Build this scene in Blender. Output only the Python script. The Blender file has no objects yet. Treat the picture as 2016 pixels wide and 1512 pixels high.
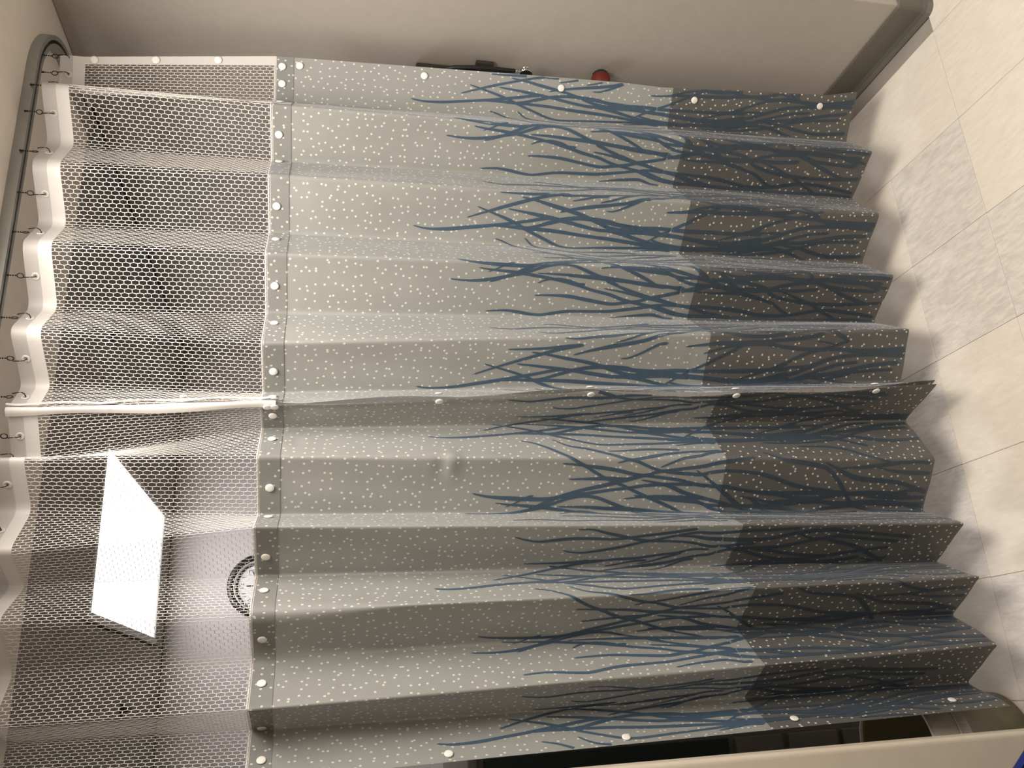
import bpy, bmesh, math, random
import numpy as np
from mathutils import Vector, Matrix

scene = bpy.context.scene
COL = scene.collection
random.seed(7)

# ------------------------------------------------------------------ camera
# the phone was held on its side: the picture's left is the room's up
YAW, PITCH, ROLL = 0.35859562, 0.22080521, 0.01645202
EYE = Vector((-1.42280604, -1.92850183, 1.71784139))
FOCAL_PX = 1655.0
fwd = Vector((math.sin(YAW), math.cos(YAW), 0)); rgt = Vector((math.cos(YAW), -math.sin(YAW), 0)); upv = Vector((0, 0, 1))
f2 = fwd*math.cos(PITCH) - upv*math.sin(PITCH); u2 = upv*math.cos(PITCH) + fwd*math.sin(PITCH)
r3 = rgt*math.cos(ROLL) + u2*math.sin(ROLL); u3 = -rgt*math.sin(ROLL) + u2*math.cos(ROLL)
cam_x, cam_y, cam_z = -u3, r3, -f2          # rolled a quarter turn
cd = bpy.data.cameras.new('camera'); cam = bpy.data.objects.new('camera', cd); COL.objects.link(cam)
M4 = Matrix.Identity(4)
for i in range(3):
    M4[i][0], M4[i][1], M4[i][2], M4[i][3] = cam_x[i], cam_y[i], cam_z[i], EYE[i]
cam.matrix_world = M4
cd.sensor_fit = 'HORIZONTAL'; cd.sensor_width = 36.0; cd.lens = 36.0*FOCAL_PX/2016.0
cd.clip_start = 0.02; cd.clip_end = 60
scene.camera = cam

# ------------------------------------------------------------------ world, exposure
w = bpy.data.worlds.new('world'); scene.world = w; w.use_nodes = True
w.node_tree.nodes['Background'].inputs[0].default_value = (0.9, 0.85, 0.8, 1)
w.node_tree.nodes['Background'].inputs[1].default_value = 0.005
vs = scene.view_settings
vs.view_transform = 'Standard'; vs.look = 'None'; vs.gamma = 1.0; vs.use_curve_mapping = False
vs.exposure = -0.12
NEAR_LAMP = ((1.0, 0.92, 0.83), 43.0)       # ceiling troffer on this side of the curtain
FILL_LAMP = ((0.92, 0.96, 1.0), 38.0)      # cooler unseen fill light, added at right and housed like a double troffer
FAR_LAMP = ((1.0, 0.97, 0.98), 8.5)        # ceiling troffer seen through the net

# ------------------------------------------------------------------ helpers
def tag(o, label=None, cat=None, group=None, kind=None):
    if label: o['label'] = label
    if cat: o['category'] = cat
    if group: o['group'] = group
    if kind: o['kind'] = kind
    return o

def empty(name, loc, label=None, cat=None, group=None):
    o = bpy.data.objects.new(name, None); COL.objects.link(o); o.location = loc; o.empty_display_size = .05
    return tag(o, label, cat, group)

def wloc(p):
    v = Vector((0, 0, 0))
    while p is not None:
        v += Vector(p.location); p = p.parent
    return v

def mesh_obj(name, verts, faces, mat, parent=None, smooth=False, uv=None):
    """verts in world coordinates; the object's origin is its parent's"""
    off = wloc(parent)
    v = np.asarray(verts, dtype=float) - np.array(off)
    me = bpy.data.meshes.new(name)
    me.from_pydata(v.tolist(), [], [tuple(int(i) for i in f) for f in faces])
    if mat: me.materials.append(mat)
    if smooth: me.polygons.foreach_set('use_smooth', [True]*len(me.polygons))
    if uv is not None:
        lay = me.uv_layers.new(name='UVMap')
        idx = np.empty(len(me.loops), dtype=np.int32); me.loops.foreach_get('vertex_index', idx)
        lay.data.foreach_set('uv', np.asarray(uv, dtype=np.float32)[idx].ravel())
    me.update()
    o = bpy.data.objects.new(name, me); COL.objects.link(o); o.parent = parent
    return o

def inst(name, me, loc, parent=None, rot=None):
    o = bpy.data.objects.new(name, me); COL.objects.link(o); o.parent = parent
    o.location = Vector(loc) - wloc(parent)
    if rot is not None: o.rotation_euler = rot
    return o

def bm_mesh(name, bm, mat, smooth=False):
    me = bpy.data.meshes.new(name); bm.to_mesh(me); bm.free()
    if mat: me.materials.append(mat)
    if smooth: me.polygons.foreach_set('use_smooth', [True]*len(me.polygons))
    return me

def box_bm(sx, sy, sz, bev=0.0, seg=2, base=False):
    bm = bmesh.new(); bmesh.ops.create_cube(bm, size=1.0)
    for v in bm.verts:
        v.co = Vector((v.co.x*sx, v.co.y*sy, (v.co.z + (.5 if base else 0))*sz))
    if bev > 0:
        bmesh.ops.bevel(bm, geom=list(bm.edges), offset=bev, segments=seg, affect='EDGES', profile=.6)
    return bm

def box(name, lo, hi, mat, parent=None, bev=0.0, seg=2, smooth=False):
    lo, hi = Vector(lo), Vector(hi)
    me = bm_mesh(name, box_bm(*(hi-lo), bev, seg), mat, smooth)
    return inst(name, me, (lo+hi)/2, parent)

def lathe(profile, n=32):
    """profile: list of (r, z) from bottom to top"""
    V, F = [], []
    for r, z in profile:
        for k in range(n):
            a = 2*math.pi*k/n; V.append((r*math.cos(a), r*math.sin(a), z))
    for i in range(len(profile)-1):
        for k in range(n):
            a, b = i*n+k, i*n+(k+1) % n
            F.append((a, b, b+n, a+n))
    return V, F

def raw_mesh(name, V, F, mat, smooth=True):
    me = bpy.data.meshes.new(name); me.from_pydata(V, [], F); me.materials.append(mat)
    if smooth: me.polygons.foreach_set('use_smooth', [True]*len(me.polygons))
    me.update(); return me

def tube(path, r, n=8, caps=True):
    P = [Vector(p) for p in path]; V, F = [], []
    ref = Vector((0, 0, 1))
    for i, p in enumerate(P):
        d = (P[min(i+1, len(P)-1)] - P[max(i-1, 0)]).normalized()
        a = d.cross(ref)
        if a.length < .05: a = d.cross(Vector((0, 1, 0)))
        a.normalize(); b = d.cross(a)
        rr = r[i] if isinstance(r, (list, tuple)) else r
        for k in range(n):
            t = 2*math.pi*k/n; V.append(tuple(p + a*rr*math.cos(t) + b*rr*math.sin(t)))
    for i in range(len(P)-1):
        for k in range(n):
            F.append((i*n+k, i*n+(k+1) % n, (i+1)*n+(k+1) % n, (i+1)*n+k))
    if caps:
        F.append(tuple(range(n-1, -1, -1))); F.append(tuple(range((len(P)-1)*n, len(P)*n)))
    return V, F

# ------------------------------------------------------------------ materials
def new_mat(name):
    m = bpy.data.materials.new(name); m.use_nodes = True
    nt = m.node_tree; return m, nt, nt.nodes['Principled BSDF']

def N(nt, kind, **kw):
    n = nt.nodes.new(kind)
    for k, v in kw.items():
        if k in n.inputs: n.inputs[k].default_value = v
        else: setattr(n, k, v)
    return n

def plain(name, col, rough=.5, metal=0.0, var=.06, scale=30.0, bump=0.0, coat=0.0, bump_scale=200.0):
    """procedural paint / plastic / metal: base colour with a little noise, optional fine relief"""
    m, nt, b = new_mat(name)
    tc = N(nt, 'ShaderNodeTexCoord'); no = N(nt, 'ShaderNodeTexNoise', Scale=scale, Detail=4.0)
    nt.links.new(tc.outputs['Object'], no.inputs['Vector'])
    r = N(nt, 'ShaderNodeMix'); r.data_type = 'RGBA'
    r.inputs[6].default_value = tuple(c*(1-var) for c in col)+(1,)
    r.inputs[7].default_value = tuple(min(1, c*(1+var)) for c in col)+(1,)
    nt.links.new(no.outputs['Fac'], r.inputs[0]); nt.links.new(r.outputs[2], b.inputs['Base Color'])
    b.inputs['Roughness'].default_value = rough; b.inputs['Metallic'].default_value = metal
    if coat: b.inputs['Coat Weight'].default_value = coat
    if bump:
        n2 = N(nt, 'ShaderNodeTexNoise', Scale=bump_scale, Detail=3.0); nt.links.new(tc.outputs['Object'], n2.inputs['Vector'])
        bp = N(nt, 'ShaderNodeBump', Strength=bump, Distance=.002)
        nt.links.new(n2.outputs['Fac'], bp.inputs['Height']); nt.links.new(bp.outputs['Normal'], b.inputs['Normal'])
    return m

def emitter(name, col, strength):
    m, nt, b = new_mat(name)
    nt.nodes.remove(b)
    e = N(nt, 'ShaderNodeEmission'); e.inputs[0].default_value = col+(1,); e.inputs[1].default_value = strength
    nt.links.new(e.outputs[0], nt.nodes['Material Output'].inputs[0]); return m

def cloth(name, kind):
    """thin cloth: diffuse + a share of light passed through; UV is metres along / up the cloth"""
    m, nt, b = new_mat(name)
    uv = N(nt, 'ShaderNodeUVMap'); uv.uv_map = 'UVMap'
    no = N(nt, 'ShaderNodeTexNoise', Scale=9.0, Detail=5.0, Roughness=.6); nt.links.new(uv.outputs[0], no.inputs['Vector'])
    sep = N(nt, 'ShaderNodeSeparateXYZ'); nt.links.new(uv.outputs[0], sep.inputs[0])
    lo = N(nt, 'ShaderNodeMath', operation='LESS_THAN'); nt.links.new(sep.outputs[1], lo.inputs[0]); lo.inputs[1].default_value = 0.735
    def mix(fac, a, bb):
        x = N(nt, 'ShaderNodeMix'); x.data_type = 'RGBA'
        for s, v in ((0, fac), (6, a), (7, bb)):
            if isinstance(v, tuple): x.inputs[s].default_value = v+(1,)
            elif isinstance(v, float): x.inputs[s].default_value = v
            else: nt.links.new(v, x.inputs[s])
        return x.outputs[2]
    tr = .3
    if kind in ('print', 'hem'):
        k = 1.0 if kind == 'print' else .62
        up = mix(no.outputs['Fac'], tuple(c*k for c in (.345, .349, .326)), tuple(c*k for c in (.428, .430, .404)))
        n2 = N(nt, 'ShaderNodeTexNoise', Scale=5.0, Detail=6.0, Roughness=.65); nt.links.new(uv.outputs[0], n2.inputs['Vector'])
        dk = mix(n2.outputs['Fac'], (.118, .118, .114), (.168, .160, .146))
        base = mix(lo.outputs[0], up, dk)
        vo = N(nt, 'ShaderNodeTexVoronoi', Scale=44.0, Randomness=.82); vo.voronoi_dimensions = '2D'
        nt.links.new(uv.outputs[0], vo.inputs['Vector'])
        dot = N(nt, 'ShaderNodeMath', operation='LESS_THAN'); nt.links.new(vo.outputs['Distance'], dot.inputs[0]); dot.inputs[1].default_value = .125
        base = mix(dot.outputs[0], base, (.80, .78, .70) if kind == 'print' else (.62, .60, .52))
        tr = .30 if kind == 'print' else .12
    elif kind == 'reed':
        n2 = N(nt, 'ShaderNodeTexNoise', Scale=60.0, Detail=4.0); nt.links.new(uv.outputs[0], n2.inputs['Vector'])
        up = mix(n2.outputs['Fac'], (.064, .114, .175), (.090, .146, .214))
        dk = mix(n2.outputs['Fac'], (.048, .076, .106), (.070, .102, .138))
        base = mix(lo.outputs[0], up, dk); tr = .3
    elif kind == 'white':
        base = mix(no.outputs['Fac'], (.72, .69, .655), (.78, .75, .715)); tr = .25
    elif kind == 'sheer':
        base = mix(no.outputs['Fac'], (.62, .59, .56), (.70, .67, .64)); tr = .4
    wv = N(nt, 'ShaderNodeTexNoise', Scale=900.0, Detail=1.0); nt.links.new(uv.outputs[0], wv.inputs['Vector'])
    bp = N(nt, 'ShaderNodeBump', Strength=.08, Distance=.001); nt.links.new(wv.outputs['Fac'], bp.inputs['Height'])
    nt.links.new(bp.outputs[0], b.inputs['Normal'])
    b.inputs['Roughness'].default_value = .5; b.inputs['Specular IOR Level'].default_value = .6
    b.inputs['Sheen Weight'].default_value = .45; b.inputs['Sheen Roughness'].default_value = .35; b.inputs['Sheen Tint'].default_value = (.86, .91, 1, 1)
    nt.links.new(base, b.inputs['Base Color'])
    t = N(nt, 'ShaderNodeBsdfTranslucent'); nt.links.new(base, t.inputs[0])
    ms = N(nt, 'ShaderNodeMixShader'); ms.inputs[0].default_value = tr
    nt.links.new(b.outputs[0], ms.inputs[1]); nt.links.new(t.outputs[0], ms.inputs[2])
    nt.links.new(ms.outputs[0], nt.nodes['Material Output'].inputs[0])
    return m

def tile_mat(name, c0, c1, streak, gloss=.32):
    m, nt, b = new_mat(name)
    tc = N(nt, 'ShaderNodeTexCoord'); oi = N(nt, 'ShaderNodeObjectInfo')
    mp = N(nt, 'ShaderNodeMapping'); mp.inputs['Scale'].default_value = (44, 11, 1)
    add = N(nt, 'ShaderNodeVectorMath', operation='ADD')
    sc = N(nt, 'ShaderNodeVectorMath', operation='SCALE'); sc.inputs[0].default_value = (37., 19., 0); nt.links.new(oi.outputs['Random'], sc.inputs['Scale'])
    nt.links.new(tc.outputs['Object'], mp.inputs[0]); nt.links.new(mp.outputs[0], add.inputs[0]); nt.links.new(sc.outputs[0], add.inputs[1])
    no = N(nt, 'ShaderNodeTexNoise', Scale=1.6, Detail=7.0, Roughness=.68, Distortion=.6); nt.links.new(add.outputs[0], no.inputs['Vector'])
    rp = N(nt, 'ShaderNodeValToRGB'); nt.links.new(no.outputs['Fac'], rp.inputs[0])
    rp.color_ramp.elements[0].position = .34; rp.color_ramp.elements[0].color = c0+(1,)
    rp.color_ramp.elements[1].position = .34+streak; rp.color_ramp.elements[1].color = c1+(1,)
    nt.links.new(rp.outputs[0], b.inputs['Base Color'])
    b.inputs['Roughness'].default_value = gloss
    return m

MAT = dict(
    wall=plain('wall_paint', (.45, .41, .355), .55, bump=.15, bump_scale=160),
    far_wall=plain('far_wall_paint', (.62, .585, .58), .55, bump=.1),
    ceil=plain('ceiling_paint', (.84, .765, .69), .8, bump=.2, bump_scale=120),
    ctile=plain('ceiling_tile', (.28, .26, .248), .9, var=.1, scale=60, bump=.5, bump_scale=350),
    tbar=plain('grid_metal', (.16, .15, .14), .5),
    base=plain('vinyl_base', (.135, .125, .10), .45, var=.12, scale=12),
    cream=tile_mat('cream_tile', (.72, .645, .545), (.80, .725, .62), .30),
    mottled=tile_mat('mottled_tile', (.58, .535, .475), (.76, .70, .62), .30),
    grout=plain('tile_joint', (.30, .27, .23), .8),
    alu=plain('track_metal', (.42, .43, .42), .42, .75, var=.08, scale=40),
    bronze=plain('hook_metal', (.035, .026, .02), .4, .6),
    snap=plain('snap_plastic', (.84, .82, .76), .38, var=.02),
    print=cloth('printed_cloth', 'print'), hem=cloth('hem_cloth', 'hem'), reed=cloth('reed_print', 'reed'),
    white=cloth('white_tape', 'white'), sheer=cloth('sheer_header', 'sheer'),
    net=plain('net_thread', (.78, .75, .71), .6, var=.02),
    frame=plain('lamp_frame', (.55, .54, .52), .5),
    lens_far=emitter('lens_lit_far', FAR_LAMP[0], 3.0), lens_near=emitter('lens_lit_near', NEAR_LAMP[0], 3.0),
    black=plain('black_plastic', (.012, .012, .012), .35), silver=plain('silver_plastic', (.62, .62, .63), .3, .6),
    face=plain('clock_paper', (.82, .82, .83), .6, var=.02), ink=plain('ink', (.02, .02, .02), .6),
    chrome=plain('chrome', (.72, .70, .66), .18, 1.0), rubber=plain('rubber', (.012, .012, .013), .4),
    red=plain('red_plastic', (.22, .028, .018), .4), blue=plain('blue_plastic', (.006, .018, .16), .35),
    bin=plain('olive_plastic', (.17, .15, .085), .4), liner=None,
    steel=plain('dark_grey_steel', (.17, .16, .15), .45), teal=plain('dark_teal', (.008, .022, .026), .5),
    partition=plain('partition_paint', (.60, .525, .42), .5, bump=.1, bump_scale=160),
    edge=plain('pale_edge', (.60, .57, .52), .5), rack=plain('dark_bracket', (.05, .045, .04), .6),
)
def liner_mat():
    m, nt, b = new_mat('bin_liner')
    tc = N(nt, 'ShaderNodeTexCoord'); mp = N(nt, 'ShaderNodeMapping'); mp.inputs['Scale'].default_value = (40, 40, 6)
    no = N(nt, 'ShaderNodeTexNoise', Scale=2.5, Detail=4.0)
    nt.links.new(tc.outputs['Object'], mp.inputs[0]); nt.links.new(mp.outputs[0], no.inputs['Vector'])
    bp = N(nt, 'ShaderNodeBump', Strength=.6, Distance=.004); nt.links.new(no.outputs['Fac'], bp.inputs['Height']); nt.links.new(bp.outputs[0], b.inputs['Normal'])
    rp = N(nt, 'ShaderNodeMix'); rp.data_type = 'RGBA'; rp.inputs[6].default_value = (.44, .40, .32, 1); rp.inputs[7].default_value = (.66, .62, .52, 1)
    nt.links.new(no.outputs['Fac'], rp.inputs[0]); nt.links.new(rp.outputs[2], b.inputs['Base Color'])
    b.inputs['Roughness'].default_value = .22; b.inputs['Alpha'].default_value = .8
    return m
MAT['liner'] = liner_mat()

# ------------------------------------------------------------------ the room
ZC = 2.44                       # ceiling
XW, YN, YF = 0.378, -0.315, 2.50   # right wall face, near corner, far wall face
XL, PX = -3.4, -1.566           # far left wall, end of the left partition
PY0, PY1 = -0.30, -0.235        # partition thickness
NX, NY = 3.6, -3.6              # outer bounds of the near room

def struct(o): o['kind'] = 'structure'; return o

struct(box('wall_right', (XW, YN, 0), (NX, YF+.1, ZC), MAT['wall'], bev=.006, seg=3))
struct(box('wall_far', (XL, YF, 0), (XW, YF+.1, ZC), MAT['far_wall']))
struct(box('wall_left', (XL, PY0, 0), (PX, PY1, ZC), MAT['partition'], bev=.012, seg=4, smooth=True))
struct(box('wall_side', (XL-.1, NY, 0), (XL, YF+.1, ZC), MAT['wall']))
struct(box('wall_outer', (NX, NY, 0), (NX+.1, YN, ZC), MAT['wall']))
struct(box('wall_back', (XL-.1, NY-.1, 0), (NX+.1, NY, ZC), MAT['wall']))

# vinyl cove base round the right wall's near corner
def cove(name, path, parent=None):
    prof = [(0.0, .104), (.004, .106), (.007, .102), (.007, .024), (.011, .012), (.018, .003), (.020, 0.0), (0.0, 0.0)]
    P = [Vector(p) for p in path]; V, F = [], []; n = len(prof)
    for i, p in enumerate(P):
        d0 = (P[i]-P[i-1]).normalized() if i else None
        d1 = (P[i+1]-P[i]).normalized() if i < len(P)-1 else None
        nn = [Vector((-d.y, d.x, 0)) for d in (d0, d1) if d is not None]
        o = nn[0] if len(nn) == 1 else (nn[0]+nn[1])/(1+nn[0].dot(nn[1]))
        for a, z in prof: V.append(tuple(p + o*a + Vector((0, 0, z))))
    for i in range(len(P)-1):
        for k in range(n):
            F.append((i*n+k, (i+1)*n+k, (i+1)*n+(k+1) % n, i*n+(k+1) % n))
    return mesh_obj(name, V, F, MAT['base'], parent)
# rounded corner, outward normal is to the left of travel (towards -x / -y)
arc = [(XW+.012-.012*math.cos(a), YN+.012-.012*math.sin(a), 0) for a in [math.radians(t) for t in (0, 22.5, 45, 67.5, 90)]]
pts = [(NX, YN, 0)] + [(p[0], p[1], 0) for p in reversed(arc)] + [(XW, YF, 0)]
struct(cove('baseboard_right', pts))
struct(cove('baseboard_far', [(XW-.02, YF, 0), (XL, YF, 0)]))

# ---- floor: a slab, with the tiles the photo could show laid on it one by one
T = 0.3048
floor = struct(box('floor', (XL-.1, NY-.1, -.12), (NX+.1, YF+.1, -.004), MAT['grout']))
TH = .004
def tile_mesh(name, mat):
    bm = box_bm(T-.0009, T-.0009, TH, .0005, 1)
    return bm_mesh(name, bm, mat)
tm_c, tm_m = tile_mesh('cream_tile', MAT['cream']), tile_mesh('mottled_tile', MAT['mottled'])
CREAM = {(0, -2), (0, -1), (-1, -2), (-3, -1), (-3, -2), (-4, -1), (-4, -2), (1, -2), (1, -1), (1, -3), (-2, 0), (0, -3), (-4, -3), (-1, 0), (0, 0)}
MOTT = {(-1, -1), (-2, -1), (-5, -1), (-2, -2), (-5, -2), (-3, 0), (-4, 0)}
for i in range(-8, 6):
    for j in range(-6, 5):
        if (i+1)*T > NX or ((i+.5)*T > XW+.02 and (j+.5)*T > YN+.16): continue
        c = (i, j) in CREAM or ((i, j) not in MOTT and random.random() < .45)
        o = inst('tile', tm_c if c else tm_m, ((i+.5)*T, (j+.5)*T, -.004+TH/2), floor, (0, 0, .003))
rest = []
for i in range(-12, 9):
    for j in range(-15, 9):
        if -8 <= i < 6 and -6 <= j < 5: continue
        x0, y0 = i*T, j*T
        if x0 < XL-.1 or x0+T > NX or y0 < NY-.1 or y0+T > YF: continue
        rest.append((x0, y0))
V, F = [], []
for x0, y0 in rest:
    b = len(V); g = .0005
    V += [(x0+g, y0+g, 0), (x0+T-g, y0+g, 0), (x0+T-g, y0+T-g, 0), (x0+g, y0+T-g, 0)]; F.append((b, b+1, b+2, b+3))
tag(mesh_obj('tile_field', V, F, MAT['mottled'], floor), kind='stuff')

# ---- ceiling: plain plaster on this side, lay-in tiles behind the curtain
CY = 0.45
ceil = struct(box('ceiling', (XL-.1, NY-.1, ZC+.03), (NX+.1, YF+.1, ZC+.13), MAT['tbar']))
LX0, LX1, LY0, LY1 = -1.131, -.521, 1.06, 2.28       # the lit troffer's bay
NLX, NLY = (-.90, -.29), (-1.50, -.28)               # bay of the troffer on this side
def slab(lo, hi):
    return box('panel', (lo[0], lo[1], ZC), (hi[0], hi[1], ZC+.03), MAT['ceil'], ceil)
BLX, BLY = (.40, 1.62), (-2.90, -1.68)
slab((XL, NY), (NX, BLY[0])); slab((XL, NLY[1]), (NX, CY)); slab((XL, BLY[0]), (NLX[0], NLY[1])); slab((NLX[1], BLY[0]), (BLX[0], NLY[1])); slab((BLX[1], BLY[0]), (NX, NLY[1]))
slab((NLX[0], BLY[0]), (NLX[1], NLY[0])); slab((BLX[0], BLY[1]), (BLX[1], NLY[1]))
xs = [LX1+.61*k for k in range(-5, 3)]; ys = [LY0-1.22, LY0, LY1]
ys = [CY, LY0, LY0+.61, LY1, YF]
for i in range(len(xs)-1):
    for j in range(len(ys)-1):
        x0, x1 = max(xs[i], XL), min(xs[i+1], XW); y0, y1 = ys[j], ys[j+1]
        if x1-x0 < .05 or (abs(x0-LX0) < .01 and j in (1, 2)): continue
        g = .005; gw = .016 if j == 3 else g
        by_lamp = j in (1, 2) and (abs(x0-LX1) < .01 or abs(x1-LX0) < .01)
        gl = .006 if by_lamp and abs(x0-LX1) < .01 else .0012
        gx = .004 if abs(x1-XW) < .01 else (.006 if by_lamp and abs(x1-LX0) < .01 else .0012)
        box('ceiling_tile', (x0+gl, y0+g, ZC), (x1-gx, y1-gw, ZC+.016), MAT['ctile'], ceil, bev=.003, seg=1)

def troffer(name, x0, x1, y0, y1, lens, lamp, label):
    t = empty(name, ((x0+x1)/2, (y0+y1)/2, ZC), label, 'ceiling light')
    m = .03
    V = [(x0+.004, y0+.004, ZC-.004), (x1-.004, y0+.004, ZC-.004), (x1-.004, y1-.004, ZC-.004), (x0+.004, y1-.004, ZC-.004),
         (x0+m, y0+m, ZC-.004), (x1-m, y0+m, ZC-.004), (x1-m, y1-m, ZC-.004), (x0+m, y1-m, ZC-.004)]
    V += [(a, b, ZC+.028) for a, b, c in V[:4]] + [(a, b, ZC+.006) for a, b, c in V[4:8]]
    F = [(k, 4+k, 4+(k+1) % 4, (k+1) % 4) for k in range(4)] + [(k, (k+1) % 4, 8+(k+1) % 4, 8+k) for k in range(4)] + [(4+k, 12+k, 12+(k+1) % 4, 4+(k+1) % 4) for k in range(4)]
    mesh_obj('frame', V, F, MAT['frame'], t)
    a = [(x0+m, y0+m, ZC+.003), (x0+m, y1-m, ZC+.003), (x1-m, y1-m, ZC+.003), (x1-m, y0+m, ZC+.003)]
    mesh_obj('lens', a, [(0, 1, 2, 3)], lens, t)
    ld = bpy.data.lights.new('tube_light', 'AREA'); ld.shape = 'RECTANGLE'; ld.size = x1-x0-2*m; ld.size_y = y1-y0-2*m
    ld.color = lamp[0]; ld.energy = lamp[1]
    lo = bpy.data.objects.new('tube_light', ld); COL.objects.link(lo); lo.parent = t; lo.location = (0, 0, -.006)
    box('housing', (x0+.01, y0+.01, ZC+.004), (x1-.01, y1-.01, ZC+.029), MAT['frame'], t)
    return t
troffer('troffer_light', LX0, LX1, LY0, LY1, MAT['lens_far'], FAR_LAMP, 'glowing rectangular ceiling light seen through the white net')
troffer('troffer_light', BLX[0], BLX[1], BLY[0], BLY[1], MAT['lens_near'], FILL_LAMP, 'added unseen square fill light to the right on the near side of the curtain')
troffer('troffer_light', NLX[0], NLX[1], NLY[0], NLY[1], MAT['lens_near'], NEAR_LAMP, 'rectangular ceiling light overhead on the near side of the curtain')

# ------------------------------------------------------------------ the curtains
# fold lines, right end to left end: plan position at the net's top, the cloth's top and the cloth's bottom edge
ZT, ZM, ZF, ZB, PLEAT = 2.378, 2.321, 1.856, 0.132, 0.1524
FM = np.array([[0.1512, -0.041], [0.0555, -0.0137], [-0.0075, -0.1378], [-0.1106, -0.0322], [-0.2187, -0.1171], [-0.3201, -0.009], [-0.4194, -0.0991], [-0.5312, 0.007], [-0.6274, -0.0915], [-0.7127, 0.0308], [-0.7901, -0.0362], [-0.8878, 0.0373], [-0.9072, -0.081], [-1.0009, 0.0181], [-1.1017, -0.082], [-1.1551, 0.043], [-1.2357, -0.0899], [-1.3286, 0.039], [-1.4283, -0.0464], [-1.4603, 0.0682], [-1.5407, -0.0121]])
FF = np.array([[0.1994, -0.0545], [0.0866, -0.0121], [-0.0135, -0.1317], [-0.104, -0.0193], [-0.2039, -0.1081], [-0.304, 0.0032], [-0.4136, -0.0935], [-0.5194, 0.0174], [-0.6422, -0.0895], [-0.7254, 0.025], [-0.775, -0.0543], [-0.8106, 0.0336], [-0.907, -0.0767], [-1.018, 0.0211], [-1.0636, -0.0875], [-1.1492, 0.0396], [-1.2408, -0.0954], [-1.3226, 0.0335], [-1.4272, -0.0618], [-1.4644, 0.0566], [-1.5592, -0.0331]])
FB = np.array([[0.2381, -0.1047], [0.1273, -0.0065], [0.0179, -0.1088], [-0.0605, 0.0285], [-0.1761, -0.0747], [-0.2742, 0.0485], [-0.3767, -0.073], [-0.4663, 0.0561], [-0.548, -0.082], [-0.6746, 0.0034], [-0.7339, -0.1213], [-0.7828, 0.0201], [-0.9139, -0.0606], [-1.0347, 0.032], [-1.0955, -0.1078], [-1.1719, 0.0271], [-1.2295, -0.1161], [-1.31, 0.0133], [-1.3904, -0.1188], [-1.4732, 0.0138], [-1.5275, -0.1107]])

def fold(k, z):
    z = np.asarray(z, float)[..., None]
    t1 = np.clip((ZM-z)/(ZM-ZF), 0, 1); t2 = np.clip((ZF-z)/(ZF-ZB), 0, 1)
    P = FM[k]*(1-t1) + (FF[k]*(1-t2) + FB[k]*t2)*t1
    # the free right edge bows inwards on its way down and flares at the floor end
    bow = np.interp(z[..., 0], [.132, .24, .54, .77, .89, 1.17, 1.45, 1.80], [0, -.020, -.022, -.027, -.018, -.011, -.006, 0])
    P = P.copy() if isinstance(P, np.ndarray) else P
    P[..., 0] += np.where(np.asarray(k) == 0, bow, 0)
    return P

def surf0(g, z):
    """g = pleats from the right end (0..20), z = height; returns points of the hanging cloth"""
    g = np.clip(np.asarray(g, float), 0, 20); z = np.asarray(z, float)
    g, z = np.broadcast_arrays(g, z)
    t1 = np.clip((ZM-z)/(ZM-ZF), 0, 1)
    j = np.clip(np.rint(g).astype(int), 1, 19)
    r = .20*(1-t1) + .07*t1
    r = r + np.where((j == 16) | (j == 17), .28*np.clip((z-1.55)/.3, 0, 1)*t1, 0)
    r = np.minimum(r, .45)
    k = np.clip(np.floor(g).astype(int), 0, 19); wv = (g-k)[..., None]
    flat = fold(k, z)*(1-wv) + fold(k+1, z)*wv
    P = fold(j, z); rr = r[..., None]
    A = P + (fold(j-1, z)-P)*rr; D = P + (fold(j+1, z)-P)*rr
    t = np.clip((g-j+r)/(2*r), 0, 1)[..., None]
    bend = (1-t)**2*A + 2*t*(1-t)*P + t*t*D
    xy = np.where((np.abs(g-j) < r)[..., None], bend, flat)
    return np.concatenate([xy, z[..., None]], -1)

def surf_n(g, z):
    h = 2e-3
    du = surf0(np.asarray(g)+h, z) - surf0(np.asarray(g)-h, z)
    dv = surf0(g, np.asarray(z)+h) - surf0(g, np.asarray(z)-h)
    n = np.cross(dv, du); n /= np.linalg.norm(n, axis=-1, keepdims=True)+1e-12
    return n            # points to the camera's side (g grows to -x, z up)

def relief(g, z, edge_side=0):
    """small wrinkles, a dent, and the loose join between the two curtains"""
    g = np.asarray(g, float); z = np.asarray(z, float)
    mid = np.sin(np.pi*(g-np.floor(g)))**.7
    below = np.clip((ZF-z)/.1, 0, 1)
    d = below*mid*(.0018*np.sin(5.1*g+3.3*z+np.sin(7*z+g)) + .0012*np.sin(13*z+2.2*g) + .0010*np.sin(2.3*g-9*z))
    d = d + .007*np.exp(-((g-12.05)/.22)**2-((z-1.425)/.016)**2) - .005*np.exp(-((g-12.2)/.18)**2-((z-1.45)/.012)**2)
    d = d - .004*np.exp(-((g-11.45)/.18)**2-((z-1.775)/.012)**2)
    d = d - .0022*np.exp(-((z-.775)/.004)**2)*below*mid
    return d

def surf(g, z, off=0.0, side=0):
    P = surf0(g, z); n = surf_n(g, z)
    P = P + n*(relief(g, z)+off)[..., None]
    if side:            # side +1: right curtain, -1: left curtain, at their common edge
        e = np.exp(-((np.asarray(g)-10)/.10)**2)
        zz = np.asarray(z); wob = .0050*np.abs(np.sin(zz*8.6+.5)) + side*(.006*np.sin(zz*6.3+.8) + .004*np.sin(zz*13.1))
        P = P.copy(); P[..., 0] += side*e*(.0006+wob)
        P[..., 1] -= e*(.010 + .004*np.sin(np.asarray(z)*5+1))
    return P

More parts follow.
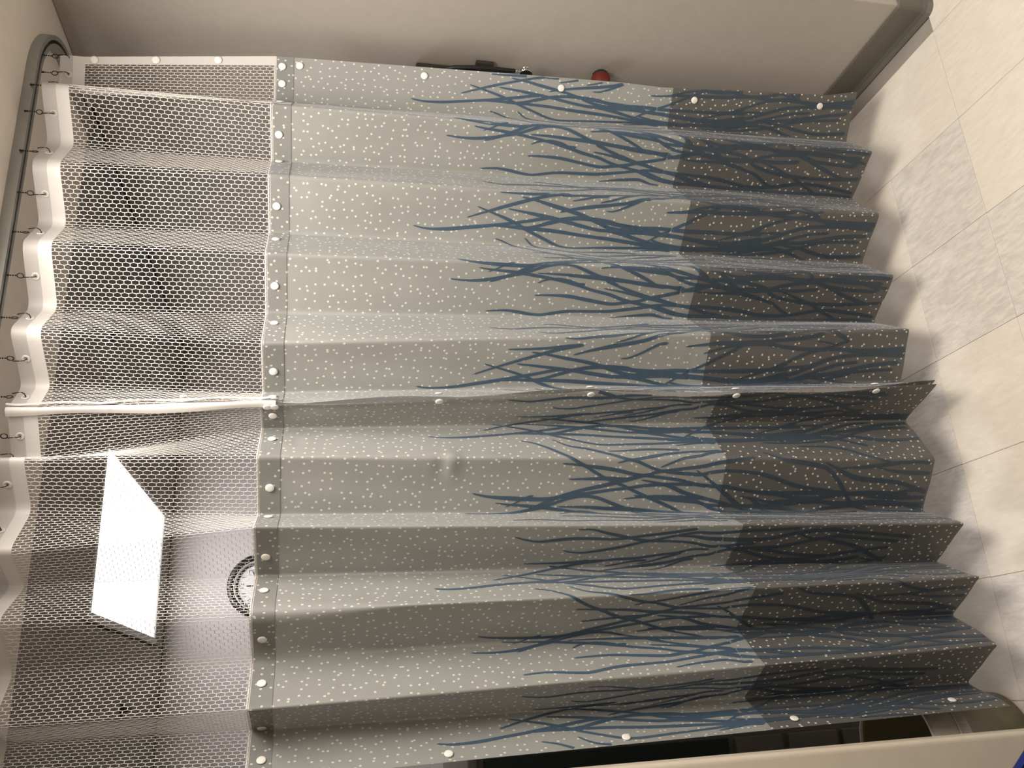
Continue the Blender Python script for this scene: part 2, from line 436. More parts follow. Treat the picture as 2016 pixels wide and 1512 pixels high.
def grid_faces(nu, nv, flip=False):
    F = []
    for i in range(nu-1):
        for j in range(nv-1):
            a = i*nv+j
            F.append((a, a+nv, a+nv+1, a+1) if not flip else (a, a+1, a+nv+1, a+nv))
    return F

def sheet(name, g0, g1, z0, z1, mat, parent, off=0.0, du=.05, nz=40, side=0):
    gs = [g0]
    while gs[-1] < g1-1e-6:
        fr = abs(gs[-1]+1e-9-round(gs[-1])); gs.append(min(g1, gs[-1]+(du*.35 if fr < .09 else du)))
    gs = np.array(gs); zs = np.linspace(z0, z1, nz)
    G, Z = np.meshgrid(gs, zs, indexing='ij')
    V = surf(G, Z, off, side).reshape(-1, 3)
    uv = np.stack([G*PLEAT, Z], -1).reshape(-1, 2)
    return mesh_obj(name, V, grid_faces(len(gs), nz), mat, parent, True, uv)

def net(name, g0, g1, z0, z1, parent, side):
    """hexagonal net, each strand a small bar"""
    cx, h = .0104, .0164; a2 = .0040; c = cx-2*a2
    u0, u1 = g0*PLEAT, g1*PLEAT
    E = []
    for i in range(int(math.floor(u0/cx))-1, int(math.ceil(u1/cx))+2):
        for j in range(int((z0)/h)-1, int(z1/h)+2):
            u = i*cx; v = j*h + (h/2 if i % 2 else 0)
            E.append((u-a2, v+h/2, u+a2, v+h/2)); E.append((u+a2, v+h/2, u+a2+c, v)); E.append((u+a2+c, v, u+a2, v-h/2))
    E = np.array(E)
    E[:, [0, 2]] = np.clip(E[:, [0, 2]], u0, u1); E[:, [1, 3]] = np.clip(E[:, [1, 3]], z0, z1)
    E = E[np.hypot(E[:, 2]-E[:, 0], E[:, 3]-E[:, 1]) > .0015]
    P0 = surf(E[:, 0]/PLEAT, E[:, 1], 0.0, side); P1 = surf(E[:, 2]/PLEAT, E[:, 3], 0.0, side)
    n = surf_n((E[:, 0]+E[:, 2])/2/PLEAT, (E[:, 1]+E[:, 3])/2)
    d = P1-P0; d /= np.linalg.norm(d, axis=1, keepdims=True)+1e-9
    t = np.cross(d, n); t /= np.linalg.norm(t, axis=1, keepdims=True)+1e-9
    r = .00066
    ex = d*r*.8
    V = np.stack([P0-ex+t*r, P0-ex+n*r*.7, P0-ex-t*r, P0-ex-n*r*.7, P1+ex+t*r, P1+ex+n*r*.7, P1+ex-t*r, P1+ex-n*r*.7], 1).reshape(-1, 3)
    b = np.arange(len(E))[:, None]*8
    q = np.array([(0, 1, 5, 4), (1, 2, 6, 5), (2, 3, 7, 6), (3, 0, 4, 7)])
    F = (b[:, None, :]+q[None]).reshape(-1, 4)
    o = mesh_obj(name, V, F, MAT['net'], parent)
    o['kind'] = 'stuff'
    return o

# ---- the printed reeds: one repeat of the print (24 inches), as strokes on the cloth
# each: weight, then pairs (hundredths of a pleat from the long reed's tip, height in mm)
REEDS = [
(1.1,0,1496,4,1461,3,1408,-2,1354,-7,1301,-13,1247,-20,1192,-25,1157,-29,1116),
(1.2,-7,1301,-8,1259,-7,1209,-6,1161,-4,1104,1,1030,5,951,8,908,12,860,18,813,22,765),
(1,-20,1357,-33,1305,-45,1253,-56,1200,-66,1146,-73,1085),
(1,-41,1332,-34,1302,-25,1263,-15,1225,-3,1189,10,1144,23,1098,27,1058,23,977,20,888,18,828,18,766,17,704),
(1.2,-40,1249,-35,1195,-29,1138,-24,1095,-16,1035,-11,990,-10,956,-4,910,4,863,11,815,14,768,14,706),
(1.2,-62,1215,-57,1172,-50,1129,-41,1070,-32,1025,-20,978,-12,940,-8,897),
(1,-68,1276,-68,1229,-69,1175,-72,1125,-73,1080),
(1.3,-7,1218,-10,1176,-18,1136,-26,1095,-30,1053,-30,1010,-27,960,-22,931,-19,871),
(1,-60,1076,-64,1048,-71,1006,-73,972),
(1,-46,976,-46,956,-53,928,-62,902,-71,875,-73,851),
(1.3,-26,1106,-30,1050,-28,991,-22,931,-19,871,-20,810,-18,749,-18,671,-18,593,-20,492),
(1.5,-28,1014,-17,965,-11,913,-11,853,-9,807,-7,760,-3,712,1,648,4,583,-1,483),
(1.6,-16,929,-14,884,-14,839,-10,807),
(1,-12,957,-6,911,4,863,11,830,18,798),
(1,11,855,-3,820,-18,779,-31,738,-46,698,-60,657,-72,627),
(1.6,1,834,8,801,14,752,16,705,14,643,12,564,5,480),
(1,27,876,22,827,19,797),
(1,-52,748,-61,704,-66,660,-68,598,-66,551,-62,512),
(1,-2,633,-11,590,-20,546,-30,497),
(1.6,-1,711,4,647,2,584,-6,523,-11,488),
(1.2,-53,666,-67,641,-71,611,-68,563,-62,519,-58,473,-55,426,-55,380,-54,330,-52,280,-52,212,-53,131),
(1,-16,651,-19,557,-29,514,-41,471,-51,427,-57,382,-63,352,-71,316),
(1,-71,414,-67,380,-62,352),
(1.2,-1,645,0,581,-5,519,-12,470,-24,424,-36,371,-41,324,-43,274,-43,207,-40,136),
(1.3,12,640,10,561,3,483,-5,421,-9,357,-17,294,-24,230,-28,150),
(1.2,22,636,22,572,12,511,6,448,12,396,21,358,27,327),
(1.2,-1,419,2,367,10,313,16,258,15,207,12,143),
(1,-20,542,-23,495,-24,431),
(1.3,-54,330,-46,276,-46,209,-49,135),
(1,160,1411,162,1367,161,1328,157,1289,151,1250,147,1222,138,1186,131,1153,128,1120,131,1085,138,1056,146,1025,153,995,166,954),
(1,139,1339,142,1305,144,1265,147,1224,151,1183,157,1128,166,1070,174,1026,181,977,188,947,194,911,199,871,204,825,214,776,219,729),
(0.8,146,1314,140,1292,131,1267,127,1246),
(1.2,147,1124,149,1071,150,1015,153,970,157,914,161,855,164,810,169,764,168,735,159,693,161,632,165,584,166,532),
(1.3,157,994,166,954,175,917,185,867,190,830,198,782,203,735,216,669,222,604),
(1,170,997,174,957,179,915,185,867),
(1.1,186,1184,185,1149,186,1093,192,1035,198,972,195,931,192,894,186,861,180,819,173,777,164,736,157,694),
(1,216,1311,214,1265,216,1230,220,1196,222,1162,218,1127,214,1086,213,1012,212,969,207,912,203,870,199,827,200,767,201,706,204,643,209,578,215,516),
(1,227,966,222,922,219,879,218,841,225,806,227,780),
(1,127,993,131,937,135,893,138,843,140,819,145,788,146,743,147,683,146,608),
(1,127,868,132,845,140,813,149,786,156,754,159,708),
(1,172,727,173,672,172,611,178,562,184,523),
(1,130,705,135,673,150,643,165,605,171,581),
(1.2,201,862,212,807,219,744,220,667,222,573,222,504),
(1,130,683,141,652,158,620,171,593,176,559,184,524,190,490,200,465,212,433,214,419),
(1.3,132,671,140,622,139,562,139,484,143,435,144,387,142,340,145,258,145,159),
(1.2,149,694,150,633,153,571,162,520,174,498,183,445,189,378,191,295,189,213,185,137),
(1.2,158,629,167,579,164,519,155,476,150,431,147,370,150,345,162,306,172,267,182,220,189,185),
(1,163,488,173,441,184,397,192,360,204,326,216,286,226,255),
(1.2,201,671,203,624,208,575,215,525,216,460,213,413,207,367,203,320,205,252,211,181,215,141),
(1.2,212,667,222,600,223,505,224,375,222,242,224,139),
(1.3,130,347,133,281,133,200,134,139),
(1.3,148,206,151,171,155,138),
(1,15,1275,22,1245,36,1212,53,1181,67,1152,79,1119,90,1092,102,1056,110,1023,120,990,130,956,139,922,152,878,164,842,164,811,164,767),
(1,11,1194,30,1160,40,1113,54,1063,63,1028,68,995,77,962,84,929,87,894,89,853,90,820,86,786,84,745,87,689,90,656),
(1.1,73,1183,74,1155,77,1117,80,1078,84,1039,90,999,93,958,96,918,100,877,107,835,111,793,112,751,119,694,123,646),
(1.1,100,1163,99,1113,98,1062,99,1015,95,990,90,959,85,934,82,895,79,855,76,816,70,776,66,735,60,678),
(1.2,123,1396,128,1360,131,1311,133,1249,132,1199,125,1162,118,1125,108,1059,101,1022,94,985),
(1,164,1308,157,1275,146,1239,136,1206,130,1182,126,1137,118,1057,114,1007,110,968,108,929,107,875,108,835),
(1.2,100,978,104,943,111,901,123,858,131,815,138,772,145,729,153,685,164,636,163,536,164,463,164,418,160,358),
(1,133,1018,130,977,129,937,130,884,132,842,133,809),
(1,146,1184,147,1117,150,1052,154,985,157,931,162,877,164,837),
(1,164,1179,158,1159,155,1128,158,1097,164,1071,164,1049),
(1,71,1046,66,1016,62,976,56,934,50,891,46,848,44,807,42,764),
(1,46,1065,45,1021,40,966,39,925,40,872),
(1,78,933,70,903,62,870,57,828,49,796,44,752),
(1.2,83,837,91,817,106,786,123,751,138,722,151,694,164,665),
(1.2,84,727,88,671,95,626,105,581,113,535,118,475,123,415),
(1.4,118,718,123,647,125,575,123,517,123,459,125,399,124,339,125,279,126,217),
(1.3,143,711,151,692,159,665,164,629),
(1.2,149,696,147,640,143,569,140,512,141,453,142,393,140,334,141,273,145,225,151,192,159,161),
(1.2,127,617,132,558,134,500,130,457,126,414),
(1.3,47,652,63,605,69,549,76,489,84,463,99,438,118,414,133,396,142,384,152,345,158,297,160,235,162,167),
(1.5,69,482,76,457,88,418,97,379,101,318,105,255,114,206,124,158),
(1.1,80,444,78,385,75,327,70,268,68,207,70,167),
(1.1,78,326,84,278,87,231,88,163),
(1.3,125,263,120,219,118,173),
(1,19,589,3,489,-11,418,-25,346,-30,279),
(1,25,564,17,470,9,404,-5,332,-13,263,-15,166),
(1,31,539,31,451,39,399,52,365,62,328,69,284),
(1,278,1312,284,1286,288,1252,285,1215,282,1175,282,1127,284,1077,282,1041,278,1005,275,969,270,921,264,871),
(1,306,1192,311,1174,313,1141,309,1106,304,1070,298,1035,291,1000,286,965,278,918,272,869,273,839,273,801,270,763,268,711,266,659,264,605),
(1,264,1167,264,1131,271,1094,278,1055,285,1015,289,976,290,925,294,872,302,825,301,787,298,749,296,710),
(1,330,1133,332,1098,329,1049,327,999,321,950,316,901,309,865,309,822),
(1,341,996,334,958,325,923,316,888),
(1.2,362,1106,355,1065,349,1016,344,967,338,917,330,881,324,845,322,816,315,793,309,769,313,727,324,687,331,650,335,593,333,538,327,486,322,433,317,379,312,325),
(1.4,279,917,280,878,285,833,287,781,288,727,286,675,280,639,274,602,269,551,268,510,274,466,278,408,283,347,288,281),
(1.3,304,785,306,744,306,691,304,639,299,600,293,563,289,525,296,492,305,444,314,409,322,387,333,356,346,320),
(1.2,307,770,308,704,317,631,324,572,328,499),
(1.3,276,601,286,568,289,525,284,486,290,427,295,367,299,306),
(1.3,351,801,349,762,346,709,346,641,345,587,343,532,339,449,332,397)]


def catmull(P, step):
    P = np.asarray(P, float)
    if len(P) < 3: Q = P
    else:
        Pe = np.vstack([2*P[0]-P[1], P, 2*P[-1]-P[-2]]); Q = []
        for i in range(1, len(Pe)-2):
            p0, p1, p2, p3 = Pe[i-1:i+3]
            for t in np.linspace(0, 1, 8, endpoint=False):
                Q.append(.5*((2*p1)+(-p0+p2)*t+(2*p0-5*p1+4*p2-p3)*t*t+(-p0+3*p1-3*p2+p3)*t**3))
        Q.append(Pe[-2]); Q = np.array(Q)
    L = np.r_[0, np.cumsum(np.hypot(*np.diff(Q, axis=0).T))]
    n = max(3, int(L[-1]/step)+1); s = np.linspace(0, L[-1], n)
    return np.stack([np.interp(s, L, Q[:, 0]), np.interp(s, L, Q[:, 1])], 1), s, L[-1]

def reed_print(parent, g0, g1, stamps, dz, side):
    V, F, UV = [], [], []; nv = 0
    for gA, period in stamps:
        for row in REEDS:
            wt = row[0]; q = np.array(row[1:], float).reshape(-1, 2)
            P = np.stack([(q[:, 0]/100*period/4+gA)*PLEAT, q[:, 1]/1000+dz], 1)
            C, s, L = catmull(P, .006)
            d = np.gradient(C, axis=0); d /= np.linalg.norm(d, axis=1, keepdims=True)+1e-12
            nn = np.stack([-d[:, 1], d[:, 0]], 1)
            half = .0043*wt*np.minimum(1, .42+.58*s/.09)
            tip = np.minimum(1, np.sqrt(np.clip(s/.006, .05, 1)))*np.minimum(1, np.sqrt(np.clip((L-s)/.006, .05, 1)))
            half = half*tip*(1+.10*np.sin(s*23+gA))
            A = C+nn*half[:, None]; Bq = C-nn*half[:, None]
            runs = (C[:, 0] > g0*PLEAT+.004) & (C[:, 0] < g1*PLEAT-.004) & (C[:, 1] > ZB+.002) & (C[:, 1] < ZF-.06)
            idx = np.flatnonzero(runs)
            if len(idx) < 3: continue
            for seg in np.split(idx, np.flatnonzero(np.diff(idx) > 1)+1):
                if len(seg) < 3: continue
                uvp = np.empty((2*len(seg), 2)); uvp[0::2] = A[seg]; uvp[1::2] = Bq[seg]
                uvp[:, 0] = np.clip(uvp[:, 0], g0*PLEAT+.001, g1*PLEAT-.001); uvp[:, 1] = np.maximum(uvp[:, 1], ZB+.0005)
                V.append(surf(uvp[:, 0]/PLEAT, uvp[:, 1], .0009, side)); UV.append(uvp)
                F += [(nv+2*i, nv+2*i+1, nv+2*i+3, nv+2*i+2) for i in range(len(seg)-1)]
                nv += 2*len(seg)
    o = mesh_obj('reed_print', np.vstack(V), F, MAT['reed'], parent, True, np.vstack(UV))
    tag(o, 'slate-blue printed reeds'); o['kind'] = 'stuff'
    return o

SNAP = raw_mesh('snap', *lathe([(0.0001, 0), (.0090, 0), (.0098, .0008), (.0096, .0022), (.0082, .0032), (.0045, .0036), (.0001, .0037)], 20), MAT['snap'])
GROM = raw_mesh('grommet', *lathe([(.0042, -.0008), (.0042, .0012), (.0060, .0020), (.0085, .0014), (.0092, .0002)], 20), MAT['white'])
def put_on_cloth(name, me, g, z, parent, off, side=0, nrm=None, shift=None):
    p = surf(np.array([g]), np.array([z]), off, side)[0]; n = surf_n(np.array([g]), np.array([z]))[0] if nrm is None else np.array(nrm)
    if shift is not None: p = p+np.array(shift)
    o = inst(name, me, p, parent)
    o.rotation_euler = Vector(n).to_track_quat('Z', 'Y').to_euler()
    return o

def edge_tape(parent, side):
    """loose white edge tapes of the nets where the two curtains are snapped together"""
    zs = np.linspace(1.822, ZT, 90); P = fold(10, zs); nm = 5
    w1 = np.abs(np.sin((zs-1.86)*19)); w2 = np.sin(zs*17+1.1)
    V, UV = [], []
    for i, z in enumerate(zs):
        if side > 0: xa, xb = .0125+.003*w1[i], .0035+.0055*w1[i]
        else: xa, xb = .0015-.0035*w1[i]*.4, -.0150+.0035*w2[i]
        for k in range(nm):
            t = k/(nm-1)
            V.append((P[i, 0]+xa*(1-t)+xb*t, P[i, 1]-.0105-.0035*math.sin(math.pi*t)+(.010*t*t if side < 0 else .010*(1-t)**2), z)); UV.append((.02*t, z))
    return mesh_obj('side_tape', V, grid_faces(len(zs), nm), MAT['white'], parent, True, UV)

def curtain(g0, g1, side, label, stamps, dz, bandsnaps, edgesnaps, netsnaps):
    gm = (g0+g1)/2
    c = empty('privacy_curtain', (float(FB[int(gm)][0]), -.04, ZB), label, 'curtain', 'cubicle curtains on the ceiling track')
    sheet('header_band', g0, g1, 2.346, ZT, MAT['sheer'], c, 0, .05, 4, side)
    sheet('header_tape', g0, g1, ZM-.002, 2.3475, MAT['white'], c, .0006, .05, 4, side)
    net('net', g0, g1, ZF, ZM, c, side)
    sheet('net_hem', g0, g1, 1.828, 1.859, MAT['white'], c, -.0012, .04, 4, side)
    ew = .20
    if g0 == 0: sheet('side_tape', 0, ew, 1.83, ZM+.003, MAT['white'], c, .0004, .04, 30, side)
    if 10 in (g0, g1): edge_tape(c, side)
    if g1 == 20: sheet('side_tape', 20-ew, 20, 1.83, ZM+.003, MAT['white'], c, .0004, .04, 30, side)
    cl = sheet('cloth_panel', g0, g1, ZB, 1.852, MAT['print'], c, 0, .05, 150, side)
    tag(cl, 'printed grey-beige cloth with white dots and a dark brown lower band')
    reed_print(cl, g0, g1, stamps, dz, side)
    tag(sheet('top_hem', g0, g1, 1.808, 1.8525, MAT['hem'], c, .0014, .05, 6, side), 'darker doubled hem with snaps')
    for g, z in bandsnaps: put_on_cloth('snap', SNAP, g, z, c, .0022, side)
    for g, z in edgesnaps: put_on_cloth('snap', SNAP, g, z, c, .0012, side)
    for g, z in netsnaps: put_on_cloth('snap', SNAP, g, z, c, .0016, side)
    for k in range(int(g0), int(g1)):
        put_on_cloth('grommet', GROM, k+.5, 2.357, c, .0008, side)
    return c

cR = curtain(0, 10, 1, 'right-hand curtain beside the wall, grey-beige printed cloth below white net',
        [(-3.28, 4), (.72, 4), (4.73, 4), (8.90, 4)], 0.0,
        [(.221, 1.838), (.60, 1.838), (1.5, 1.838), (2.522, 1.838), (3.10, 1.838), (4.522, 1.838), (5.363, 1.838), (6.528, 1.836), (7.396, 1.834), (8.552, 1.832), (9.5, 1.832)],
        [(.178, 1.793), (.196, 1.46), (.24, 1.07), (.27, .665), (.25, .254)], [(.09, 2.298), (.09, 2.152), (.09, 2.0)])
cL = curtain(10, 20, -1, 'left-hand curtain under the clock and the lit ceiling light, printed cloth below net',
        [(7.3, 4), (11.357, 4.15), (15.55, 4.1), (19.6, 4)], -.024,
        [(10.45, 1.83), (11.428, 1.83), (12.514, 1.83), (13.247, 1.832), (14.588, 1.834), (15.465, 1.834), (16.563, 1.834), (17.537, 1.832), (18.885, 1.832), (19.642, 1.828)],
        [(19.65, .249), (19.80, .668), (19.84, 1.066), (19.84, 1.451)], [])
# snaps that hold the two curtains together, seen edge-on
for z in (1.452, 1.0816, .7013, .3127, 1.84, 1.825, 2.02, 2.17):
    for sd, c in ((1, cR), (-1, cL)):
        o = put_on_cloth('snap', SNAP, 10 - .05*sd, z, c, 0.0, sd, nrm=(sd, -.25, 0.0), shift=(sd*.0045, -.004, 0))

# ------------------------------------------------------------------ track and hooks
def track_path():
    P = [(-2.9 + i*.1, -.055) for i in range(30)]
    P = [p for p in P if p[0] < .08] + [(.09+.19*math.sin(a), .135-.19*math.cos(a)) for a in [math.radians(t) for t in range(0, 91, 6)]]
    P += [(.28, .2+.2*i) for i in range(12)]
    return [Vector((x, y, 0)) for x, y in P]
tp = track_path(); w_, h_, t_, a_ = .0165, .025, .003, .0045
prof = [(-w_, 0), (w_, 0), (w_, -h_), (a_, -h_), (a_, -h_+t_), (w_-t_, -h_+t_), (w_-t_, -t_), (-w_+t_, -t_), (-w_+t_, -h_+t_), (-a_, -h_+t_), (-a_, -h_), (-w_, -h_)]
V, F = [], []; n = len(prof)
for i, p in enumerate(tp):
    d = (tp[min(i+1, len(tp)-1)]-tp[max(i-1, 0)]).normalized(); s = Vector((-d.y, d.x, 0))
    for a, z in prof: V.append(tuple(p+s*a+Vector((0, 0, ZC+z))))
for i in range(len(tp)-1):
    for k in range(n): F.append((i*n+k, (i+1)*n+k, (i+1)*n+(k+1) % n, i*n+(k+1) % n))
tk = empty('curtain_track', (0, -.055, ZC), 'grey metal curtain track curving round to the right wall', 'curtain track')
mesh_obj('rail', V, F, MAT['alu'], tk)
V, F = lathe([(.016, 0), (.016, .004), (.0001, .004)], 6)

# one hook: carrier in the slot, beads, ring, bent wire; local origin at the grommet, x along the cloth
def ball(c, r, n=8):
    bm = bmesh.new(); bmesh.ops.create_uvsphere(bm, u_segments=n, v_segments=n//2+1, radius=r, matrix=Matrix.Translation(c)); return bm
def merged(name, bms, mat):
    out = bmesh.new()
    for b in bms:
        me = bpy.data.meshes.new('x'); b.to_mesh(me); b.free(); out.from_mesh(me); bpy.data.meshes.remove(me)
    return bm_mesh(name, out, mat, True)
HZ = ZC-.025-2.357
me_car = merged('carrier', [ball((0, 0, HZ+.004), .0032), ball((0, 0, HZ-.001), .0026)], MAT['bronze'])
me_bead = merged('bead_chain', [ball((0, 0, HZ-.006-.0052*k), .0020) for k in range(3)], MAT['bronze'])
me_ring = raw_mesh('ring', *tube([(.0052*math.sin(a), 0, HZ-.0265-.0068*math.cos(a)) for a in [2*math.pi*k/20 for k in range(21)]], .00115, 6, False), MAT['bronze'])
me_wire = raw_mesh('wire_hook', *tube([(-.001, -.009, HZ-.0335), (.0005, -.011, .012), (.001, -.011, .006), (.0005, -.008, .001), (0, -.003, -.001), (0, .004, .001)], .0012, 6), MAT['bronze'])
ordn = ['first', 'second', 'third', 'fourth', 'fifth', 'sixth', 'seventh', 'eighth', 'ninth', 'tenth', 'eleventh', 'twelfth', 'thirteenth', 'fourteenth', 'fifteenth', 'sixteenth', 'seventeenth', 'eighteenth', 'nineteenth', 'twentieth', 'twenty-first']
for i, k in enumerate([.12] + [q+.5 for q in range(0, 15)]):
    if k == .12:
        g = .06
    else: g = k
    p = surf(np.array([g]), np.array([2.357]), .001, 0)[0]; nn = surf_n(np.array([g]), np.array([2.357]))[0]
    hk = empty('curtain_hook', tuple(p), 'dark beaded curtain hook, %s from the track\'s curved end' % ordn[i], 'hook', 'hooks hanging the curtains from the track')
    hk.rotation_euler = (0, 0, math.atan2(nn[1], nn[0])+math.pi/2)
    for nm, me in (('carrier', me_car), ('bead_chain', me_bead), ('ring', me_ring), ('wire_hook', me_wire)):
        o = bpy.data.objects.new(nm, me); COL.objects.link(o); o.parent = hk

# ------------------------------------------------------------------ wall clock behind the net
CX, CZ, CR = -.857, 2.008, .156
ck = empty('wall_clock', (CX, YF-.0005, CZ-CR), 'round black-rimmed wall clock half hidden by the left-hand curtain', 'clock')
def ring_y(name, prof, mat, parent, n=56, smooth=True):
    V, F = lathe(prof, n)
    V = [(CX+x, YF-.0005-z, CZ+y) for x, y, z in V]
    F = [tuple(reversed(f)) for f in F]
    return mesh_obj(name, V, F, mat, parent, smooth)
ring_y('rim', [(.124, .002), (.124, .030), (.128, .035), (.149, .035), (.155, .028), (CR, .014), (CR, 0)], MAT['black'], ck)
ring_y('inner_ring', [(.115, .004), (.115, .026), (.119, .030), (.124, .029)], MAT['silver'], ck)
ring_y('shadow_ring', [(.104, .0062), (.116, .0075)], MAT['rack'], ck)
ring_y('dial', [(.0001, .006), (.106, .006)], MAT['face'], ck)
dg = bpy.context.evaluated_depsgraph_get()
for k in range(1, 13):
    cu = bpy.data.curves.new('numeral', 'FONT'); cu.body = str(k); cu.size = .030; cu.align_x = 'CENTER'; cu.align_y = 'CENTER'; cu.extrude = .0004; cu.resolution_u = 3
    tmp = bpy.data.objects.new('numeral', cu); COL.objects.link(tmp); bpy.context.view_layer.update()
    me = bpy.data.meshes.new_from_object(tmp.evaluated_get(bpy.context.evaluated_depsgraph_get()))
    bpy.data.objects.remove(tmp); me.name = 'numeral'; me.materials.clear(); me.materials.append(MAT['ink'])
    a = math.radians(30*k)
    o = inst('numeral', me, (CX+.086*math.sin(a), YF-.0075, CZ+.086*math.cos(a)), ck, (math.pi/2, 0, 0))
def hand(ang, L, wd, zz):
    a = math.radians(ang); d = Vector((math.sin(a), 0, math.cos(a))); s = Vector((math.cos(a), 0, -math.sin(a)))
    c = Vector((CX, YF-zz, CZ)); P = [c-d*.014-s*wd, c-d*.014+s*wd, c+d*L+s*wd*.6, c+d*L-s*wd*.6]
    V = [tuple(p) for p in P]+[tuple(p+Vector((0, -.0012, 0))) for p in P]
    F = [(4, 5, 6, 7), (0, 4, 7, 3), (1, 2, 6, 5), (2, 3, 7, 6), (0, 1, 5, 4)]
    mesh_obj('hand', V, F, MAT['ink'], ck)
hand(1, .064, .0042, .010); hand(62, .080, .0030, .012)

# ------------------------------------------------------------------ small things on the far ceiling
def disc_thing(name, x, y, label, cat, prof, mat):
    V, F = lathe(prof, 20)
    o = mesh_obj(name, [(x+a, y+b, ZC-c) for a, b, c in V], [tuple(reversed(f)) for f in F], mat, None, True)
    tag(o, label, cat); return o
sp = empty('fire_sprinkler', (-1.40, 1.70, ZC), 'small dark sprinkler head on the ceiling near the left edge', 'sprinkler')
V, F = lathe([(.0001, 0), (.018, 0), (.026, .003), (.012, .008), (.008, .022), (.004, .034), (.0001, .034)], 16)
mesh_obj('body', [(-1.40+a, 1.70+b, ZC-c) for a, b, c in V], [tuple(reversed(f)) for f in F], MAT['black'], sp, True)
V, F = lathe([(.0001, .036), (.015, .036), (.015, .038), (.0001, .038)], 12)
mesh_obj('deflector', [(-1.40+a, 1.70+b, ZC-c) for a, b, c in V], [tuple(reversed(f)) for f in F], MAT['black'], sp)
cl = empty('ceiling_clip', (-.155, .985, ZC), 'narrow black clip on the ceiling grid between light and right wall', 'clip')
box('bar', (-.195, .974, ZC-.012), (-.115, .992, ZC), MAT['black'], cl, .002)
box('tab', (-.163, .979, ZC-.024), (-.147, .987, ZC-.011), MAT['black'], cl, .001)

# ------------------------------------------------------------------ things on the right wall, half behind the curtain's edge
rk = empty('wall_bracket', (XW, .085, 1.26), 'dark bracket on the right wall behind the stethoscope', 'bracket')
box('plate', (XW-.006, .115, 1.18), (XW-.0002, .20, 1.32), MAT['rack'], rk, .002)
box('holder', (XW-.105, .112, 1.26), (XW-.004, .20, 1.46), MAT['rack'], rk, .004)
box('arm', (XW-.014, .076, 1.228), (XW-.004, .13, 1.283), MAT['rack'], rk, .003)
sx, sy = .318, .046
st = empty('stethoscope', (sx, sy, 1.145), 'black stethoscope with silver chest piece hanging by the right wall', 'stethoscope')
V, F = tube([(.335, .16, 1.39), (.334, .115, 1.400), (.330, .082, 1.392), (.328, .066, 1.35), (.326, .058, 1.30), (.323, .052, 1.24), (.320, .048, 1.19), (.319, .046, 1.172)], [.0058, .0058, .006, .0065, .0078, .008, .0074, .0066], 10)
mesh_obj('tube', V, F, MAT['rubber'], st, True)
V, F = tube([(.319, .046, 1.176), (sx, sy, 1.150)], .0026, 8)
mesh_obj('stem', V, F, MAT['chrome'], st, True)
V, F = lathe([(.0001, 0), (.0200, 0), (.0212, .0012), (.0212, .0032), (.0180, .0048), (.0070, .0060), (.0052, .0075), (.0052, .0170), (.0090, .0185), (.0115, .0205), (.0118, .0230), (.0100, .0245), (.0001, .0235)], 28)
mesh_obj('chest_piece', [(sx-.010+z, sy+y, 1.140+x) for x, y, z in V], F, MAT['chrome'], st, True)
V, F = lathe([(.0001, -.0012), (.0185, -.0008), (.0203, .0002)], 28)
mesh_obj('diaphragm', [(sx-.010+z, sy+y, 1.140+x) for x, y, z in V], F, MAT['rubber'], st, True)
rc = empty('wall_device', (XW, .083, .885), 'round red plastic device on the right wall below the stethoscope', 'device')
V, F = lathe([(.030, 0), (.030, .012), (.0285, .022), (.024, .034), (.016, .042), (.0001, .046)], 24)
mesh_obj('dome', [(XW-.016-z, .090+y, .885+x) for x, y, z in V], F, MAT['red'], rc, True)
V, F = lathe([(.0001, 0), (.024, 0), (.024, .012), (.020, .016), (.0001, .016)], 24)
mesh_obj('mount', [(XW-.0002-z, .090+y, .885+x) for x, y, z in V], F, MAT['rack'], rc, True)

# ------------------------------------------------------------------ behind and beside the left partition
bx, by = -1.622, .100
bn = empty('waste_bin', (bx, by, 0), 'olive waste bin with clear liner folded over its rim, behind the left-hand curtain', 'bin')
V, F = lathe([(.0001, 0), (.116, 0), (.120, .004), (.148, .298), (.150, .302), (.146, .302), (.143, .296), (.114, .008), (.0001, .008)], 40)
mesh_obj('body', [(bx+a, by+b, c+.0005) for a, b, c in V], F, MAT['bin'], bn, True)
V, F = [], []
n = 64; pr = [(.1410, .190), (.1440, .262), (.1445, .298), (.1475, .3062), (.1520, .3050), (.1525, .296), (.1500, .262), (.1480, .235), (.1478, .228)]
for q, (r, z) in enumerate(pr):
    for k in range(n):
        a = 2*math.pi*k/n; rr = r + (.0016*math.sin(11*a+q*.7)*abs(math.sin(3*a)) if q > 4 else 0)*1.0 + (.0012 if q > 4 else 0)
        V.append((bx+rr*math.cos(a), by+rr*math.sin(a), z+(.004*math.sin(5*a) if q == len(pr)-1 else 0)))
for q in range(len(pr)-1):
    for k in range(n): F.append((q*n+k, q*n+(k+1) % n, (q+1)*n+(k+1) % n, (q+1)*n+k))
mesh_obj('liner', V, F, MAT['liner'], bn, True)
def rim_ring(r, z, t):
    return tube([(bx+r*math.cos(a), by+r*math.sin(a), z) for a in [2*math.pi*k/48 for k in range(49)]], t, 6, False)
V, F = rim_ring(.1500, .3065, .0022); mesh_obj('rim_fold', V, F, MAT['white'], bn, True)
V, F = rim_ring(.1505, .229, .0020); mesh_obj('cuff_edge', V, F, MAT['white'], bn, True)

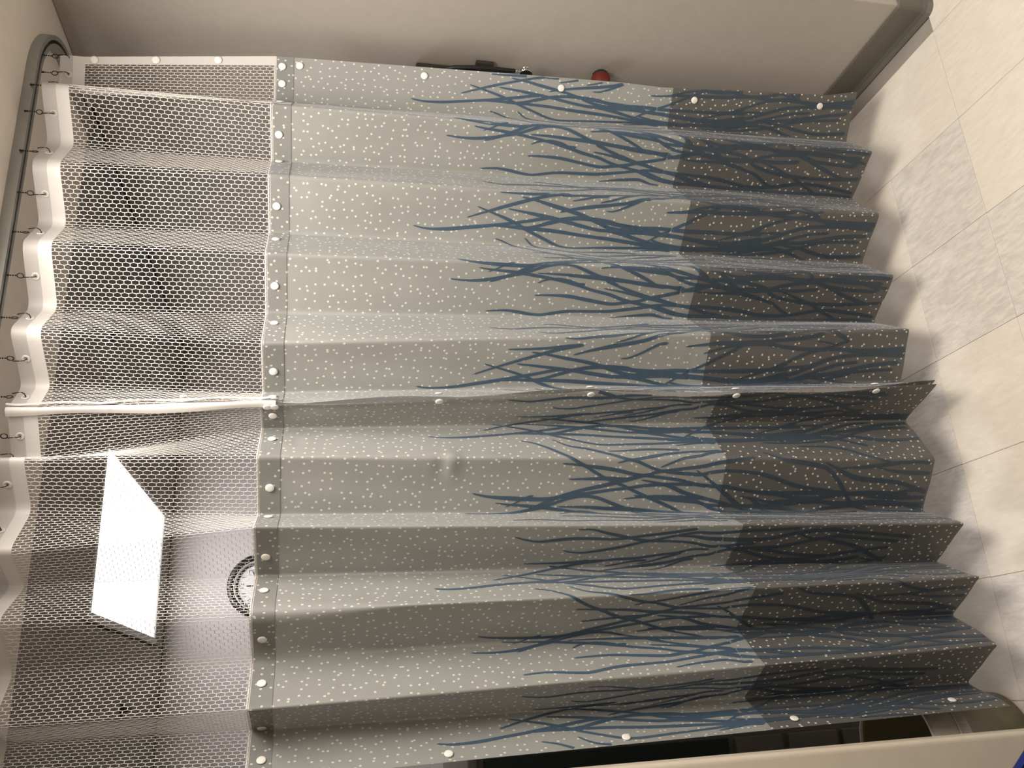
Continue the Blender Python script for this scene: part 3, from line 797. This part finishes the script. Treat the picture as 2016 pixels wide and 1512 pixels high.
ct = empty('storage_cart', (-1.86, .62, 0), 'dark grey drawer cart in the gap left of the curtain', 'cart')
box('body', (-2.16, .40, .05), (-1.56, .84, 1.32), MAT['steel'], ct, .006)
for z0, z1 in ((.07, .27), (.29, .44), (.46, .60)):
    box('drawer', (-2.14, .386, z0), (-1.58, .402, z1), MAT['steel'], ct, .003)
box('drawer', (-2.14, .386, .62), (-1.58, .402, 1.30), MAT['teal'], ct, .003)
box('top', (-2.17, .38, 1.32), (-1.55, .85, 1.345), MAT['steel'], ct, .006)
for a in (-2.10, -1.62):
    for b in (.45, .79):
        V, F = lathe([(.0001, 0), (.02, 0), (.024, .008), (.024, .03), (.012, .04), (.012, .052), (.0001, .052)], 14)
        mesh_obj('caster', [(a+x, b+y, z) for x, y, z in V], F, MAT['black'], ct, True)

# blue tub: its rim's corner cuts the picture's bottom right corner
e_ = Vector((-.637, .771, 0)); n_ = Vector((.771, .637, 0)); P0 = Vector((-1.577, -.483, 0))
tc_ = P0 - e_*.10 - n_*.15
ub = empty('plastic_tub', tuple(tc_), 'bright blue plastic tub in front of the left partition', 'tub')
def tub_ring(hl, hw, z, r=.03, n=5):
    out = []
    for sx_, sy_, a0 in ((1, 1, 0), (-1, 1, 90), (-1, -1, 180), (1, -1, 270)):
        for k in range(n):
            a = math.radians(a0+90*k/(n-1))
            out.append(tuple(tc_ + e_*(sx_*(hl-r)+r*math.cos(a)) + n_*(sy_*(hw-r)+r*math.sin(a)) + Vector((0, 0, z))))
    return out
def rings(name, R, mat, parent, cap=False):
    V, F = [], []; m = len(R[0])
    for q in R: V += q
    for i in range(len(R)-1):
        for k in range(m): F.append((i*m+k, i*m+(k+1) % m, (i+1)*m+(k+1) % m, (i+1)*m+k))
    if cap: F.append(tuple(range(m)))
    return mesh_obj(name, V, F, mat, parent)
rings('body', [tub_ring(.15, .11, .001), tub_ring(.175, .135, .43), tub_ring(.172, .132, .43), tub_ring(.146, .106, .01), tub_ring(.05, .04, .01)], MAT['blue'], ub)
rings('rim', [tub_ring(.173, .133, .418), tub_ring(.188, .148, .420), tub_ring(.190, .150, .446), tub_ring(.186, .146, .450), tub_ring(.174, .134, .450), tub_ring(.171, .131, .44)], MAT['blue'], ub)
